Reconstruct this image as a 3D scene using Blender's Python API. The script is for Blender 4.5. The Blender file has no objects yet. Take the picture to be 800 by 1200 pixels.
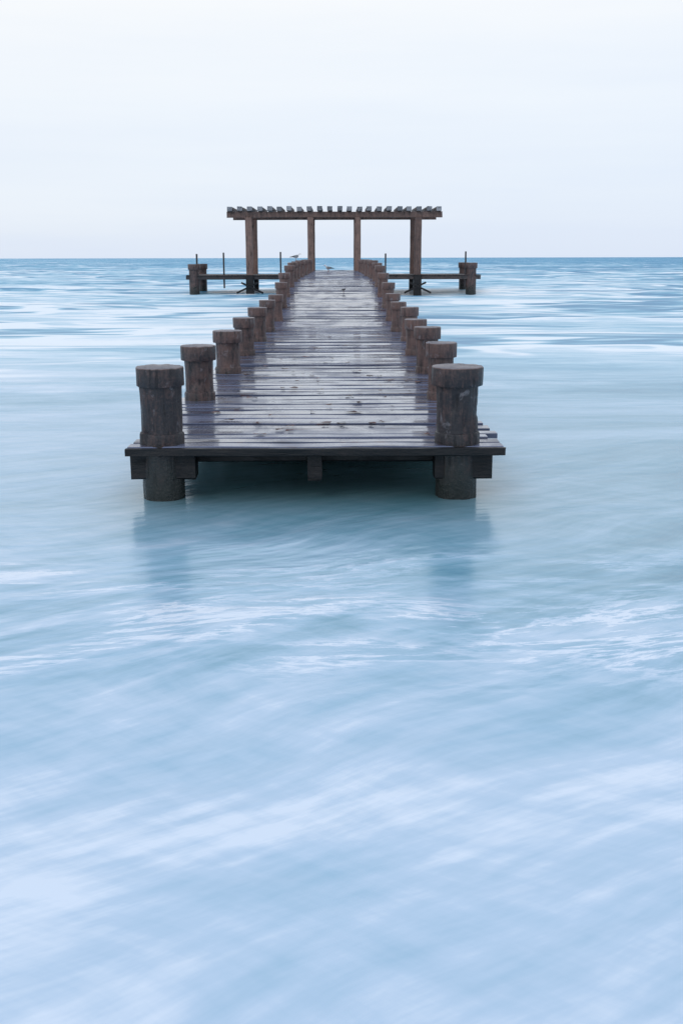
import bpy, math, random
from mathutils import Vector, Matrix, noise
random.seed(7)
S = bpy.context.scene
S.view_settings.view_transform = 'Standard'
S.view_settings.look = 'None'
S.view_settings.exposure = 0

# ------------------------------------------------------------- helpers
def new_obj(name, verts, faces, mat=None, parent=None, smooth=False, attr=None):
    me = bpy.data.meshes.new(name)
    me.from_pydata(verts, [], faces)
    me.update()
    if attr is not None:
        a = me.attributes.new('var', 'FLOAT', 'POINT')
        a.data.foreach_set('value', attr)
    if smooth:
        me.polygons.foreach_set('use_smooth', [True]*len(me.polygons))
    ob = bpy.data.objects.new(name, me)
    S.collection.objects.link(ob)
    if mat: me.materials.append(mat)
    if parent: ob.parent = parent
    return ob

def empty(name, loc=(0,0,0)):
    e = bpy.data.objects.new(name, None)
    e.empty_display_size = .3
    S.collection.objects.link(e)
    return e

class MB:
    def __init__(s): s.v=[]; s.f=[]; s.a=[]
    def add(s, v, f, a=0.5):
        o=len(s.v); s.v+=[tuple(p) for p in v]; s.f+=[tuple(i+o for i in q) for q in f]; s.a+=[a]*len(v)
    def obj(s, name, mat, parent=None, smooth=False):
        return new_obj(name, s.v, s.f, mat, parent, smooth, s.a)
    def beam(s, p0, p1, w, h, b=.012, a=None, segs=4, jit=.004, up=Vector((0,0,1))):
        """chamfered timber from p0 to p1, w across, h tall"""
        p0=Vector(p0); p1=Vector(p1); d=(p1-p0).normalized()
        if abs(d.dot(up))>.95: up=Vector((0,1,0))
        sx=d.cross(up).normalized(); u=sx.cross(d).normalized()
        hw,hh=w/2,h/2
        sec=[(-hw+b,-hh),(hw-b,-hh),(hw,-hh+b),(hw,hh-b),(hw-b,hh),(-hw+b,hh),(-hw,hh-b),(-hw,-hh+b)]
        vs=[];fs=[]
        for i in range(segs+1):
            c=p0.lerp(p1,i/segs)
            for x,y in sec:
                q=c+sx*x+u*y
                q+=Vector((random.uniform(-jit,jit),random.uniform(-jit,jit),random.uniform(-jit,jit)))
                vs.append(q)
        for i in range(segs):
            for j in range(8):
                k=(j+1)%8
                fs.append((i*8+j,i*8+k,(i+1)*8+k,(i+1)*8+j))
        fs.append(tuple(range(7,-1,-1))); fs.append(tuple(segs*8+j for j in range(8)))
        s.add(vs,fs,random.random() if a is None else a)

class NT:
    def __init__(s, tree): s.t=tree; s.n=tree.nodes; s.l=tree.links
    def new(s,t,**k):
        nd=s.n.new(t)
        for a,b in k.items(): setattr(nd,a,b)
        return nd
    def link(s,a,b): s.l.new(a,b)
    def val(s, sock, v):
        if isinstance(v,(int,float,tuple,list)): sock.default_value=v
        else: s.l.new(v,sock)
    def math(s,op,a,b=0.0,c=0.0,clamp=False):
        m=s.new('ShaderNodeMath',operation=op,use_clamp=clamp)
        s.val(m.inputs[0],a); s.val(m.inputs[1],b); s.val(m.inputs[2],c)
        return m.outputs[0]
    def mapr(s,v,a,b,c,d,smooth=False):
        m=s.new('ShaderNodeMapRange')
        if smooth: m.interpolation_type='SMOOTHSTEP'
        s.val(m.inputs[0],v)
        for i,x in enumerate((a,b,c,d)): s.val(m.inputs[1+i],x)
        return m.outputs[0]
    def noise(s,vec,scale,detail=4,rough=.5,dist=0.0):
        m=s.new('ShaderNodeTexNoise'); s.val(m.inputs['Vector'],vec)
        m.inputs['Scale'].default_value=scale; m.inputs['Detail'].default_value=detail
        m.inputs['Roughness'].default_value=rough; m.inputs['Distortion'].default_value=dist
        return m.outputs['Fac']
    def mapping(s,vec,scale=(1,1,1),rot=(0,0,0),loc=(0,0,0)):
        m=s.new('ShaderNodeMapping'); s.val(m.inputs['Vector'],vec)
        m.inputs['Scale'].default_value=scale; m.inputs['Rotation'].default_value=rot; m.inputs['Location'].default_value=loc
        return m.outputs[0]
    def streak(s,vec,deg,sx,sy,loc=(0,0,0)):
        r=s.mapping(vec,rot=(0,0,math.radians(-deg)))
        return s.mapping(r,scale=(sx,sy,1),loc=loc)
    def mix(s,f,a,b,mode='MIX'):
        m=s.new('ShaderNodeMix',data_type='RGBA',blend_type=mode)
        s.val(m.inputs[0],f); s.val(m.inputs[6],a); s.val(m.inputs[7],b)
        return m.outputs[2]
    def ramp(s,f,stops):
        r=s.new('ShaderNodeValToRGB'); s.val(r.inputs[0],f)
        e=r.color_ramp.elements
        while len(e)<len(stops): e.new(.5)
        for i,(p,c) in enumerate(stops):
            e[i].position=p; e[i].color=c if len(c)==4 else (*c,1)
        return r.outputs[0]

def newmat(name):
    m=bpy.data.materials.new(name); m.use_nodes=True
    t=NT(m.node_tree); return m,t,m.node_tree.nodes['Principled BSDF']

def wood(name, dark, light, grain=(1,1,1), rough=(.35,.7), bump=.5, wetz=None, spec=.5, fleck=False):
    m,t,b=newmat(name)
    tc=t.new('ShaderNodeTexCoord').outputs['Object']
    g=t.mapping(tc,scale=grain)
    n1=t.noise(g,1.0,5,.7,.3)
    n2=t.noise(tc,5.0,4,.65)
    n3=t.noise(tc,38,3,.65)
    at=t.new('ShaderNodeAttribute',attribute_name='var').outputs['Fac']
    f=t.math('ADD',t.mapr(n1,.35,.65,0,.45 if fleck else .6),t.math('MULTIPLY',t.math('SUBTRACT',n2,.5),1.5))
    f=t.math('ADD',f,t.math('MULTIPLY',t.math('SUBTRACT',n3,.5),.7))
    f=t.math('ADD',f,t.math('MULTIPLY',t.math('SUBTRACT',at,.45),.8),clamp=True)
    col=t.mix(f,(*dark,1),(*light,1))
    if fleck:
        n5=t.noise(t.mapping(tc,scale=(1,1,.6)),11,5,.7,.5)
        col=t.mix(t.mapr(n5,.60,.68,0,.5),col,(.22,.22,.25,1))
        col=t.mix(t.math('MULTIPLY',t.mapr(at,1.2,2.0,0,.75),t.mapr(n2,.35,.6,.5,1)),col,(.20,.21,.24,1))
    crack=t.mapr(n1,.33,.42,.35 if fleck else .2,1)
    col=t.mix(1.0,col,crack,'MULTIPLY')
    rg=t.mapr(n2,.35,.65,rough[0],rough[1])
    if wetz is not None:
        z=t.new('ShaderNodeSeparateXYZ'); t.link(tc,z.inputs[0])
        zz=t.math('ADD',z.outputs[2],t.math('MULTIPLY',t.math('SUBTRACT',n2,.5),.5))
        w=t.mapr(zz,wetz[0],wetz[1],1,0,True)
        col=t.mix(w,col,(.012,.016,.015,1))
        rg=t.math('MULTIPLY',rg,t.mapr(w,0,1,1,.55))
    t.link(col,b.inputs['Base Color']); t.link(rg,b.inputs['Roughness'])
    b.inputs['Specular IOR Level'].default_value=spec
    h=t.math('ADD',t.math('ADD',n1,t.math('MULTIPLY',crack,.3)),t.math('MULTIPLY',n3,.4))
    bp=t.new('ShaderNodeBump'); bp.inputs['Strength'].default_value=bump; bp.inputs['Distance'].default_value=.02
    t.link(h,bp.inputs['Height']); t.link(bp.outputs[0],b.inputs['Normal'])
    return m

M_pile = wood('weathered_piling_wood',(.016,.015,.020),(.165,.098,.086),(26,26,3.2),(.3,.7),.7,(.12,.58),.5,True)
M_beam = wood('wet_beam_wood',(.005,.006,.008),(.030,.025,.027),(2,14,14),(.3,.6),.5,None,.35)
M_perg = wood('pergola_wood',(.085,.052,.046),(.23,.145,.12),(9,9,1.5),(.5,.8),.4)
M_rail = wood('rail_wood',(.025,.022,.026),(.10,.075,.068),(5,9,9),(.4,.7),.4)
M_cap = wood('bleached_end_grain',(.12,.13,.15),(.34,.35,.38),(12,12,12),(.5,.8),.3)

def deckmat():
    m,t,b=newmat('wet_deck_boards')
    tc=t.new('ShaderNodeTexCoord').outputs['Object']
    at=t.new('ShaderNodeAttribute',attribute_name='var').outputs['Fac']
    off=t.new('ShaderNodeCombineXYZ'); t.link(t.math('MULTIPLY',at,37),off.inputs[0])
    va=t.new('ShaderNodeVectorMath',operation='ADD'); t.link(tc,va.inputs[0]); t.link(off.outputs[0],va.inputs[1])
    g=t.mapping(va.outputs[0],scale=(1.3,28,28))
    n1=t.noise(g,1,5,.65,.4)
    n2=t.noise(t.mapping(tc,scale=(1.3,.8,1)),1.3,5,.65,.5)
    n4=t.noise(t.mapping(va.outputs[0],scale=(1,4,1)),2.2,5,.65)
    f=t.math('ADD',t.mapr(n1,.3,.7,0,.5),t.math('MULTIPLY',at,.5),clamp=True)
    col=t.mix(f,(.022,.030,.060,1),(.125,.145,.235,1))
    col=t.mix(t.mapr(n4,.59,.65,0,.8),col,(.07,.026,.021,1))
    col=t.mix(1.0,col,t.mapr(n1,.32,.42,.2,1),'MULTIPLY')
    wet=t.mapr(n2,.34,.58,.15,1,True)
    wet=t.math('MULTIPLY',wet,t.mapr(at,0,1,1,.6))
    rg=t.mapr(wet,0,1,.40,.12)
    t.link(col,b.inputs['Base Color']); t.link(rg,b.inputs['Roughness'])
    t.link(t.mapr(wet,0,1,.2,1),b.inputs['Coat Weight']); b.inputs['Coat Roughness'].default_value=.1; b.inputs['Coat IOR'].default_value=1.33
    t.link(t.mapr(at,0,1,.35,.6),b.inputs['Specular IOR Level'])
    bp=t.new('ShaderNodeBump'); bp.inputs['Distance'].default_value=.006
    t.link(t.mapr(wet,0,1,.55,.25),bp.inputs['Strength'])
    t.link(t.math('ADD',n1,t.math('MULTIPLY',n4,.6)),bp.inputs['Height']); t.link(bp.outputs[0],b.inputs['Normal'])
    return m
M_deck=deckmat()

# ------------------------------------------------------------- water
def water():
    m,t,b=newmat('milky_sea_water')
    geo=t.new('ShaderNodeTexCoord').outputs['Object']
    sp=t.new('ShaderNodeSeparateXYZ'); t.link(geo,sp.inputs[0]); X,Y=sp.outputs[0],sp.outputs[1]
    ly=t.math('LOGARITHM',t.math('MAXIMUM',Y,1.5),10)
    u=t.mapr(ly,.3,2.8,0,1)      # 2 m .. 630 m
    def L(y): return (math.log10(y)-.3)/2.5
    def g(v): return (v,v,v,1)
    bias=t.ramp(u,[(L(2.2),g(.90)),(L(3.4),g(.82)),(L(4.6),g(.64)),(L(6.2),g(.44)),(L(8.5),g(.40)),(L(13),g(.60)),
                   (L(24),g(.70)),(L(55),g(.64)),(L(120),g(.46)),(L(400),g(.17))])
    wn=t.new('ShaderNodeTexNoise'); t.link(geo,wn.inputs['Vector']); wn.inputs['Scale'].default_value=.45; wn.inputs['Detail'].default_value=1
    wv=t.new('ShaderNodeVectorMath',operation='MULTIPLY_ADD')
    t.link(wn.outputs['Color'],wv.inputs[0]); wv.inputs[1].default_value=(.8,.8,0); t.link(geo,wv.inputs[2])
    G=wv.outputs[0]
    a =t.noise(t.streak(G,38,.75,3.2),1.0,5,.64)
    a1=t.noise(t.streak(G,30,1.6,12,(3,1,0)),1.0,3,.6)
    a2=t.noise(t.streak(G,20,.45,1.1,(4,2,0)),1.0,4,.55,.2)
    a4=t.noise(t.streak(G,-32,1.3,6.5,(7,2,0)),1.0,4,.62)
    h_=t.noise(t.streak(G,8,.7,3.0,(2.3,6.6,0)),1.0,7,.70,.3)
    fil=t.mapr(t.math('ABSOLUTE',t.math('SUBTRACT',h_,.52)),0,.05,1,0,True)
    band=t.math('MULTIPLY',t.mapr(Y,3.9,4.8,0,1,True),t.mapr(Y,5.9,7.2,1,0,True))
    filp=t.math('MULTIPLY',t.math('MULTIPLY',fil,t.mapr(a2,.42,.56,0,.45,True)),band)
    near=t.math('ADD',t.math('MULTIPLY',t.math('SUBTRACT',a,.5),1.15),t.math('MULTIPLY',t.math('SUBTRACT',a2,.5),.9))
    near=t.math('ADD',near,t.math('MULTIPLY',t.math('SUBTRACT',a1,.5),.55))
    near=t.math('ADD',near,t.math('MULTIPLY',t.math('SUBTRACT',a4,.5),.5))
    near=t.math('ADD',near,t.math('MULTIPLY',t.math('SUBTRACT',h_,.5),t.mapr(band,0,1,.25,1.2)))
    near=t.math('ADD',near,filp)
    f1=t.noise(t.mapping(geo,scale=(.13,.45,1),loc=(3,1,0)),1.0,6,.70,.6)
    f2=t.noise(t.mapping(geo,scale=(.035,.11,1),loc=(9,5,0)),1.0,5,.70,.4)
    f3=t.noise(t.mapping(geo,scale=(.012,.03,1),loc=(2,7,0)),1.0,5,.7)
    f4=t.noise(t.mapping(geo,scale=(.40,1.5,1),loc=(5,2,0)),1.0,5,.70,.3)
    f5=t.noise(t.mapping(geo,scale=(.075,.24,1),loc=(1,3,0)),1.0,3,.55,.3)
    far=t.math('ADD',t.math('MULTIPLY',t.math('SUBTRACT',f1,.5),2.0),t.math('MULTIPLY',t.math('SUBTRACT',f2,.5),2.3))
    far=t.math('ADD',far,t.math('MULTIPLY',t.math('SUBTRACT',f3,.5),t.mapr(Y,50,200,0,3)))
    far=t.math('ADD',far,t.math('MULTIPLY',t.math('SUBTRACT',f4,.5),t.mapr(Y,10,60,1.5,2.4)))
    crest=t.mapr(t.math('ABSOLUTE',t.math('SUBTRACT',f5,.50)),0,.035,1,0,True)
    face=t.mapr(t.math('ABSOLUTE',t.math('SUBTRACT',f5,.56)),0,.05,1,0,True)
    cm=t.math('MULTIPLY',t.mapr(Y,15,26,0,1,True),t.mapr(f2,.40,.54,.25,1,True))
    far=t.math('ADD',far,t.math('MULTIPLY',cm,t.math('SUBTRACT',t.math('MULTIPLY',crest,.9),t.math('MULTIPLY',face,1.0))))
    k=t.mapr(Y,7,14,0,1,True)
    mixv=t.math('ADD',t.math('MULTIPLY',near,t.math('SUBTRACT',1,k)),t.math('MULTIPLY',far,k))
    amp=t.ramp(u,[(L(2.2),g(.5)),(L(4.0),g(.72)),(L(5.2),g(.9)),(L(7),g(.7)),(L(20),g(.7)),(L(60),g(.95)),(L(300),g(.7))])
    mixv=t.math('MULTIPLY',mixv,amp)
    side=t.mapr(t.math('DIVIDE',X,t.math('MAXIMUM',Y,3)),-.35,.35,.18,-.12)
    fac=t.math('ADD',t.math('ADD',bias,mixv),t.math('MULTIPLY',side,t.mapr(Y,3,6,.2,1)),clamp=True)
    # darker, greener water colour blended in beneath the deck
    under_deck=t.math('MULTIPLY',t.mapr(t.math('ABSOLUTE',t.math('ADD',X,.2)),1.0,2.0,1,0,True),t.mapr(Y,6.3,8.6,0,1,True))
    under_deck=t.math('MULTIPLY',under_deck,t.mapr(Y,30,60,1,0))
    near_c=t.ramp(fac,[(0,(.10,.27,.385,1)),(.3,(.19,.385,.505,1)),(.6,(.34,.525,.675,1)),(.85,(.51,.645,.79,1)),(1,(.70,.785,.89,1))])
    far_c=t.ramp(fac,[(0,(.055,.25,.44,1)),(.3,(.14,.41,.585,1)),(.6,(.38,.61,.745,1)),(.85,(.61,.755,.865,1)),(1,(.82,.89,.94,1))])
    col=t.mix(t.mapr(Y,11,24,0,1,True),near_c,far_c)
    col=t.mix(t.math('MULTIPLY',under_deck,.85),col,(.06,.145,.155,1))
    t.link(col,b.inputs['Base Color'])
    rg=t.ramp(u,[(0,g(.4)),(L(4.5),g(.28)),(L(6),g(.20)),(L(9),g(.20)),(L(30),g(.35)),(1,g(.6))])
    t.link(rg,b.inputs['Roughness'])
    b.inputs['IOR'].default_value=1.33
    sl=t.ramp(u,[(0,g(.5)),(L(4.5),g(.6)),(L(7),g(.9)),(L(12),g(.5)),(L(100),g(.35)),(1,g(.2))])
    t.link(sl,b.inputs['Specular IOR Level'])
    bp=t.new('ShaderNodeBump'); bp.inputs['Strength'].default_value=.4; bp.inputs['Distance'].default_value=.1
    bn=t.math('ADD',t.math('MULTIPLY',a2,1.0),t.math('MULTIPLY',f5,t.mapr(Y,12,30,0,6)))
    t.link(bn,bp.inputs['Height']); t.link(bp.outputs[0],b.inputs['Normal'])
    return m

ys=[-25.0]
while ys[-1]<9000:
    y=ys[-1]; ys.append(y+.18+.014*abs(y))
xs=[0.0]
while xs[-1]<9000: xs.append(xs[-1]+.45+.045*xs[-1])
xs=[-x for x in xs[:0:-1]]+xs
def amp(y):
    if y<5: return .012
    if y<14: return .012+.035*(y-5)/9
    if y<60: return .047+.22*(y-14)/46
    return max(0,.267*(1-(y-60)/900))
V=[];F=[]
for y in ys:
    A=amp(y)
    for x in xs:
        z=0
        if A>0 and abs(x)<600:
            n=noise.noise(Vector((x*.05,y*.17,3)))*.9+noise.noise(Vector((x*.13+5,y*.42,8)))*.6+noise.noise(Vector((x*.35,y*1.0,1)))*.2
            z=A*n
        V.append((x,y,z))
nx=len(xs)
for j in range(len(ys)-1):
    for i in range(nx-1):
        F.append((j*nx+i,j*nx+i+1,(j+1)*nx+i+1,(j+1)*nx+i))
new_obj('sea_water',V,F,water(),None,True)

# ------------------------------------------------------------- pier
pier=empty('wooden_pier')
Y0,Y1=8.06,61.0
def dz(y):
    pts=[(0,.445),(22.6,.455),(25.5,.63),(31,1.04),(34.5,1.19),(200,1.22)]
    for (a,p),(b2,q) in zip(pts,pts[1:]):
        if y<=b2: return p+(q-p)*(y-a)/(b2-a)
    return 1.22
XL,XR=-1.66,1.29
mb=MB()
y=Y0; i=0
while y<Y1:
    w=random.uniform(.15,.19); gap=random.choice([.010,.014,.018,.024,.034])
    t_=.042; b_=.007
    xl=XL+random.uniform(-.03,.03); xr=XR+random.uniform(-.04,.035)
    if i in (1,3,5): xr+=.06
    if i in (2,4): xr-=.05
    if i in (0,): xl,xr=XL-.02,XR+.03
    if random.random()<.06: xr-=.07
    zc=random.uniform(-.007,.007); tilt=random.uniform(-.03,.03)
    vs=[];fs=[];n=12
    for s_ in range(n+1):
        x=xl+(xr-xl)*s_/n
        warp=.008*noise.noise(Vector((x*1.4,i*3.7,0)))+.004*noise.noise(Vector((x*.4,y*.35,4)))
        tl=tilt+.03*noise.noise(Vector((x*1.1,i*5.1,7)))
        for (a,c) in [(0,-t_),(0,-b_),(b_,0),(w-b_,0),(w,-b_),(w,-t_)]:
            vs.append((x, y+a+.006*noise.noise(Vector((x*2,i,a*30))), dz(y)+c+zc+warp+tl*(a-w/2)+(dz(y+a)-dz(y))))
    for s_ in range(n):
        for j in range(6):
            k=(j+1)%6
            fs.append((s_*6+j,s_*6+k,(s_+1)*6+k,(s_+1)*6+j))
    fs.append(tuple(range(5,-1,-1))); fs.append(tuple(n*6+j for j in range(6)))
    mb.add(vs,fs,random.random())
    y+=w+gap; i+=1
mb.obj('deck_boards',M_deck,pier)

fr=MB()
fr.beam((XL-.03,8.025,.405),(XR+.04,8.025,.405),.05,.062,.006,.0,12,.003)
Yc=[8.24+2.56*n for n in range(21)]
for X in (-1.15,-.42,.52,1.02):
    for (a,b2) in zip([8.62]+Yc[1:],Yc[1:]):
        fr.beam((X,a,dz(a)-.13),(X,b2,dz(b2)-.13),.09,.16,.01)
fr.beam((-.19,8.10,.27),(-.19,8.24,.27),.115,.23,.01,.2)      # hanger under the front edge
fr.beam((-.19,8.24,.30),(-.19,10.8,.30),.10,.17,.01,.2)
for n,yy in enumerate(Yc):
    z=dz(yy)-.31
    if n==0:
        fr.beam((-1.675,yy-.02,.28),(-1.155,yy-.02,.28),.20,.235,.012,.0)
        fr.beam((.78,yy-.02,.28),(1.245,yy-.02,.28),.20,.235,.012,.0)
        fr.beam((-1.66,yy+.20,.315),(1.25,yy+.20,.315),.12,.12,.012,.0)
    else:
        fr.beam((-1.66,yy,z),(1.42,yy,z),.16,.18,.012)
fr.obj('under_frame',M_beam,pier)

def piling(name, X, Y, r, zt, cr, parent, lean=(0,0), seg=40, var=.5, seed=0, caph=.155, collar=True, zd=None):
    if zd is None: zd=dz(Y)
    prof=[(r*.98,-.8),(r*1.0,-.1),(r*1.01,.1),(r*.99,.25)]
    if collar:
        prof+=[(r,zd-.03),(r*1.07,zd-.02),(r*1.08,zd+.07),(r*1.05,zd+.085),(r*.99,zd+.09)]
    h0=zd+.10; h1=zt-caph
    K=14
    for i in range(K+1):
        prof.append((r*(.985-.02*math.sin(i/K*math.pi)),h0+(h1-h0)*i/K))
    prof+=[(cr*.985,h1+.004),(cr,h1+.012),(cr*1.0,h1+caph*.5),(cr*1.0,zt-.012),(cr*.985,zt-.003),(cr*.96,zt),(cr*.55,zt+.002)]
    vs=[];fs=[];at=[]
    for (rr,z) in prof:
        for k in range(seg):
            a=2*math.pi*k/seg
            c,s_=math.cos(a),math.sin(a)
            d=.006*noise.noise(Vector((c*1.5+seed,s_*1.5,z*2.5)))+.005*noise.noise(Vector((c*5+seed,s_*5,z*3)))+.003*noise.noise(Vector((c*13+seed,s_*13,z*9)))
            d-=.02*max(0,noise.noise(Vector((c*2.2+seed*1.7,s_*2.2,z*5+seed)))-.35)*3*(r/.17)
            if h1<z: d=.004*noise.noise(Vector((c*2+seed,s_*2,z*6+3)))+.0025*noise.noise(Vector((c*7,s_*7+seed,z*4)))
            q=rr+d
            zz=z+((.004*noise.noise(Vector((c*3,s_*3+seed,9)))+.002*noise.noise(Vector((c*9,s_*9+seed,9)))) if z>h1 else 0)
            vs.append((X+c*q+lean[0]*(z-.4),Y+s_*q+lean[1]*(z-.4),zz))
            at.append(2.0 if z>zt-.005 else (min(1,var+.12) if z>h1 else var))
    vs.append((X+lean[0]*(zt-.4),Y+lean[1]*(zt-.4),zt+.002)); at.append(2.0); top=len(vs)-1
    for i in range(len(prof)-1):
        for k in range(seg):
            k2=(k+1)%seg
            fs.append((i*seg+k,i*seg+k2,(i+1)*seg+k2,(i+1)*seg+k))
    o=(len(prof)-1)*seg
    for k in range(seg): fs.append((o+k,o+(k+1)%seg,top))
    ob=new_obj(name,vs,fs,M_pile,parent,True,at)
    me=ob.data
    try: me.set_sharp_from_angle(angle=math.radians(38))
    except Exception: pass
    return ob

left =[(-1.425,.170,1.062,.190),(-1.455,.150,1.02,.182),(-1.42,.155,1.0,.187),(-1.43,.145,1.02,.168),(-1.42,.15,1.054,.172),(-1.415,.14,1.08,.165)]
right=[(.966,.17,1.062,.205),(1.085,.135,1.045,.163),(1.165,.145,1.04,.172),(1.20,.15,.99,.172),(1.27,.14,1.054,.163),(1.22,.14,1.04,.16)]
for n in range(19):
    for side,lst in (('left',left),('right',right)):
        if n<6: X,r,zt,cr=lst[n]
        else:
            X=(-1.42 if side=='left' else 1.245)+random.uniform(-.03,.03)
            r=random.uniform(.135,.15); cr=r+.022; zt=dz(Yc[n])+random.uniform(.57,.64)
        var=.12 if n==0 else min(.95,.42+.08*n+random.uniform(-.12,.12))
        if side=='right' and n>0: var=min(1,var+.15)
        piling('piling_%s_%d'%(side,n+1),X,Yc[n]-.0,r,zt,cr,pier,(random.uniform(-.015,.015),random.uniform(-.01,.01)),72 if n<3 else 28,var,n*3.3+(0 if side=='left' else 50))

th=MB()
PY=57.0
for (a,b2) in ((-8.2,-1.7),(1.35,7.75)):
    for yy in (PY,PY+3.5):
        th.beam((a,yy,.86),(b2,yy,.86),.16,.2,.015)
    x=a+.1
    while x<b2:
        th.beam((x,PY-.15,.985),(x,PY+3.65,.985),.14,.04,.006); x+=.16
for X in (-7.6,-6.15,-3.07,2.6,6.93):
    th.beam((X,PY+.1,.3),(X,PY+.1,2.15+random.uniform(-.05,.08)),.085,.085,.01,.1)
th.obj('side_platform',M_rail,pier)
br=MB()
for X in (-4.74,4.33):
    for yy in (PY,PY+3.5):
        br.beam((X,yy,-.5),(X,yy,1.0),.42,.42,.03,.3)
    br.beam((X-.72,PY-.25,.05),(X+.45,PY-.25,.60),.08,.10,.01,.3)
    br.beam((X+.72,PY-.30,.05),(X-.45,PY-.30,.60),.08,.10,.01,.3)
br.obj('platform_bracing',M_beam,pier)
for X,zt in ((-7.77,1.58),(7.25,1.63)):
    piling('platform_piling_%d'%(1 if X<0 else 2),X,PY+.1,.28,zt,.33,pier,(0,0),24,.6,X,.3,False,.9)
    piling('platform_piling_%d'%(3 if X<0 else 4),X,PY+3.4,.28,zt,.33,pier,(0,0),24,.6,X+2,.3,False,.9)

lf=MB()
for i in range(60):
    x=random.uniform(-1.2,1.0); yy=8.3+abs(random.gauss(0,4.5))
    if yy>21: continue
    s_=random.uniform(.02,.065); a0=random.uniform(0,6.28); z=dz(yy)+.014
    vs=[]
    for k in range(8):
        a=a0+k*math.pi/4; r=s_*(1 if k%4==0 else random.uniform(.35,.7))
        vs.append((x+r*math.cos(a)*1.5,yy+r*math.sin(a),z+random.uniform(-.001,.012)))
    lf.add(vs,[tuple(range(8))],random.random())
ml=wood('dead_leaf',(.03,.012,.01),(.12,.04,.03),(20,20,20),(.4,.6),.2)
lf.obj('fallen_leaves',ml)

# ------------------------------------------------------------- pergola
pg=empty('wooden_pergola')
p=MB()
for X in (-4.74,4.33):
    for yy in (PY,PY+3.5): p.beam((X,yy,.98),(X,yy,4.0),.36,.34,.025,random.random(),6,.006)
for X in (-1.44,1.09):
    for yy in (PY,PY+3.5): p.beam((X,yy,1.2),(X,yy,4.0),.32,.32,.025,random.random(),6,.006)
p.obj('posts',M_perg,pg)
p=MB()
for yy in (PY,PY+3.5): p.beam((-5.9,yy,4.14),(5.6,yy,4.14),.2,.30,.02,.4,10,.008)
p.obj('beams',M_perg,pg)
p=MB(); pc=MB()
for i in range(22):
    X=-5.72+i*(5.42+5.72)/21+random.uniform(-.03,.03)
    ye=PY-.32+random.uniform(-.05,.05); zz=4.42+random.uniform(-.015,.015)
    p.beam((X,ye,zz),(X,PY+3.8,zz),.25,.25,.02,None,4,.008)
    pc.beam((X,ye-.035,zz+.02),(X,ye-.002,zz+.02),.27,.22,.012,None,1,.006)
p.obj('rafters',M_rail,pg)
pc.obj('rafter_end_caps',M_cap,pg)

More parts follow.
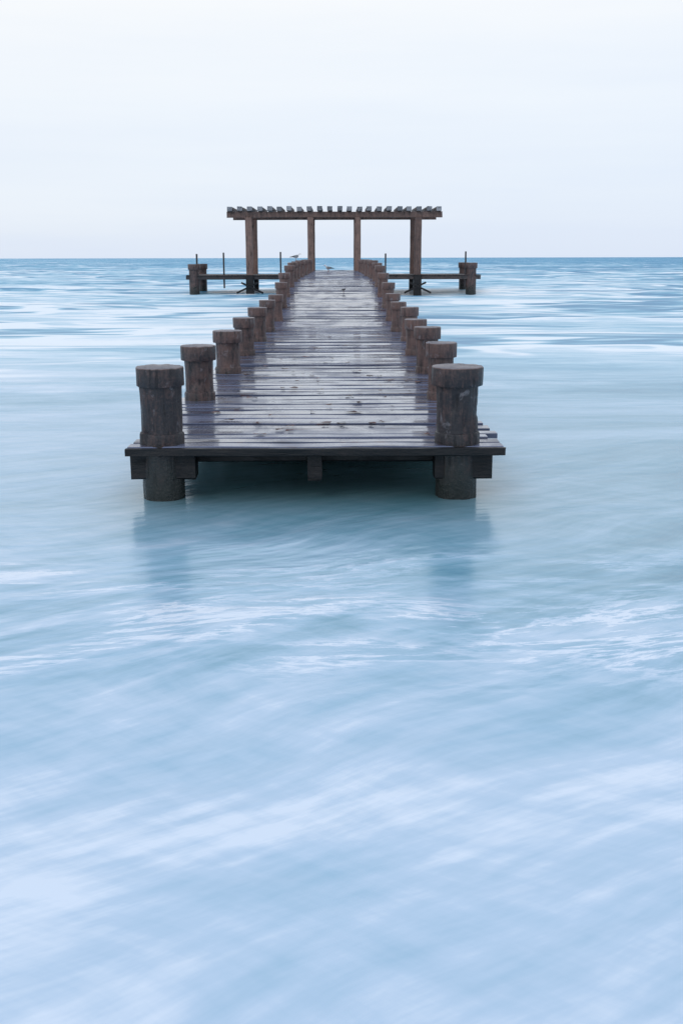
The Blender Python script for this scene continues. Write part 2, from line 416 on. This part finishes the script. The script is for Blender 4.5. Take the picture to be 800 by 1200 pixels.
# ------------------------------------------------------------- birds
def bird_mats():
    m,t,b=newmat('gull_feathers')
    at=t.new('ShaderNodeAttribute',attribute_name='var').outputs['Fac']
    tc=t.new('ShaderNodeTexCoord').outputs['Object']
    n=t.noise(tc,40,3)
    c=t.ramp(at,[(0,(.02,.02,.022,1)),(.3,(.05,.05,.055,1)),(.5,(.28,.29,.31,1)),(.8,(.75,.75,.75,1)),(1,(.8,.8,.8,1))])
    t.link(t.mix(.15,c,n,'MULTIPLY'),b.inputs['Base Color']); b.inputs['Roughness'].default_value=.7
    m2,t2,b2=newmat('gull_bill_and_legs'); b2.inputs['Base Color'].default_value=(.25,.07,.03,1); b2.inputs['Roughness'].default_value=.5
    return m,m2
MG,ML2=bird_mats()
def bird(name, loc, heading, size=1.0, tone=0.0):
    root=empty(name)
    st=[(-.200,.150,.004,.003,.0,.0),(-.17,.154,.018,.008,.05,.6),(-.12,.160,.032,.020,.15,.9),(-.06,.163,.052,.044,.45,1),(0,.163,.062,.057,.45,1),
        (.05,.170,.058,.058,.5,1),(.085,.192,.042,.045,.8,1),(.100,.225,.028,.030,1,1),(.112,.250,.027,.026,1,1),(.130,.262,.025,.023,1,1),
        (.148,.260,.016,.015,1,1),(.158,.257,.007,.007,.9,.9)]
    if tone: st=[(a,b,c,d,min(e,.38),f*.6) for a,b,c,d,e,f in st]
    vs=[];fs=[];at=[];K=14
    for (x,z,w,h,ct,cb) in st:
        for k in range(K):
            a=2*math.pi*k/K
            vs.append((x,w*math.cos(a),z+h*math.sin(a))); at.append(ct if math.sin(a)>.15 else cb)
    for i in range(len(st)-1):
        for k in range(K): fs.append((i*K+k,i*K+(k+1)%K,(i+1)*K+(k+1)%K,(i+1)*K+k))
    fs.append(tuple(range(K))); fs.append(tuple((len(st)-1)*K+k for k in range(K-1,-1,-1)))
    body=new_obj('body',vs,fs,MG,root,True,at)
    for sgn,nm in ((1,'wing_l'),(-1,'wing_r')):
        pts=[(.075,.185,.030,0),(.03,.19,.036,0),(-.05,.178,.034,0),(-.13,.165,.020,0),(-.235,.152,.006,0)]
        vs=[];fs=[];at=[]
        for i,(x,z,h,_) in enumerate(pts):
            y0=(.050,.062,.054,.034,.012)[i]
            for k in range(8):
                a=2*math.pi*k/8
                vs.append((x,sgn*(y0+.009*math.cos(a)),z+h*math.sin(a)-.008)); at.append((.5,.48,.45,.2,0)[i]*(.7 if tone else 1))
        for i in range(4):
            for k in range(8): fs.append((i*8+k,i*8+(k+1)%8,(i+1)*8+(k+1)%8,(i+1)*8+k))
        fs.append(tuple(range(8))); fs.append(tuple(32+k for k in range(7,-1,-1)))
        new_obj(nm,vs,fs,MG,root,True,at)
    q=MB()
    q.beam((.150,0,.258),(.185,0,.250),.010,.012,.002,.5,2,0)
    q.beam((.185,0,.250),(.200,0,.243),.006,.007,.001,.5,1,0)
    q.obj('bill',ML2,root)
    q=MB()
    for sgn in (1,-1):
        q.beam((.005,sgn*.022,.12),(-.008,sgn*.022,.062),.012,.012,.002,.5,1,0)
        q.beam((-.008,sgn*.022,.064),(.004,sgn*.022,.004),.007,.007,.001,.5,1,0)
        for d in (-.35,0,.35):
            q.beam((.002,sgn*.022,.004),(.045*math.cos(d),sgn*.022+.045*math.sin(d),.003),.006,.004,.001,.5,1,0)
    q.obj('legs',ML2,root)
    root.location=loc; root.rotation_euler=(0,0,heading); root.scale=(size,)*3
    return root
g1=bpy.data.objects['piling_left_12'].data
zt=max(v.co.z for v in g1.vertices)
cx=sum(v.co.x for v in g1.vertices)/len(g1.vertices)
bird('seagull',(cx,Yc[11],zt+.001),math.radians(8),.95)
bird('seagull',(-.45,52.0,dz(52)+.008),math.radians(200),1.3)
bird('sandpiper',(.17,29.5,dz(29.5)+.008),math.radians(35),.55,1)

# ------------------------------------------------------------- world + sun
W=bpy.data.worlds.new('World'); S.world=W; W.use_nodes=True
t=NT(W.node_tree); t.n.clear()
out=t.new('ShaderNodeOutputWorld')
sky=t.new('ShaderNodeTexSky',sky_type='NISHITA'); sky.sun_disc=False
EL,AZ=math.radians(38),math.radians(-150)
sky.sun_elevation=EL; sky.sun_rotation=AZ; sky.dust_density=1
b1=t.new('ShaderNodeBackground'); t.link(sky.outputs[0],b1.inputs[0]); b1.inputs[1].default_value=.12
tc=t.new('ShaderNodeTexCoord').outputs['Generated']
sp=t.new('ShaderNodeSeparateXYZ'); t.link(tc,sp.inputs[0])
z=sp.outputs[2]
cl=t.noise(t.mapping(tc,scale=(1.2,1.2,12)),1.6,4,.55)
zz=t.math('ADD',z,t.math('MULTIPLY',t.math('SUBTRACT',cl,.5),.16))
zz=t.math('SUBTRACT',zz,t.math('MULTIPLY',sp.outputs[0],.08))
c=t.ramp(zz,[(0.0,(.75,.835,.985,1)),(.06,(.81,.88,.99,1)),(.15,(.895,.945,1.01,1)),(.24,(.98,1.0,1.02,1)),(.55,(.88,.94,1.04,1)),(1,(.73,.86,1.05,1))])
b2=t.new('ShaderNodeBackground'); t.link(c,b2.inputs[0]); b2.inputs[1].default_value=1.0
mx=t.new('ShaderNodeMixShader'); mx.inputs[0].default_value=.92
t.link(b1.outputs[0],mx.inputs[1]); t.link(b2.outputs[0],mx.inputs[2]); t.link(mx.outputs[0],out.inputs[0])
sd=bpy.data.lights.new('sun','SUN'); sd.energy=.5; sd.angle=math.radians(20); sd.color=(1,.98,.96)
so=bpy.data.objects.new('sun',sd); S.collection.objects.link(so)
dirv=Vector((math.sin(AZ)*math.cos(EL),math.cos(AZ)*math.cos(EL),math.sin(EL)))
so.rotation_euler=dirv.to_track_quat('Z','Y').to_euler(); so.location=dirv*50

# ------------------------------------------------------------- camera
cd=bpy.data.cameras.new('camera'); cam=bpy.data.objects.new('camera',cd); S.collection.objects.link(cam)
cd.sensor_fit='VERTICAL'; cd.sensor_height=36; cd.sensor_width=24; cd.lens=36
cd.clip_start=.1; cd.clip_end=30000
R=Matrix.Rotation(math.radians(-.19),4,'Z')@Matrix.Rotation(math.radians(90-13.95),4,'X')@Matrix.Rotation(math.radians(-.12),4,'Z')
cam.matrix_world=Matrix.Translation((0,0,1.905))@R
S.camera=cam
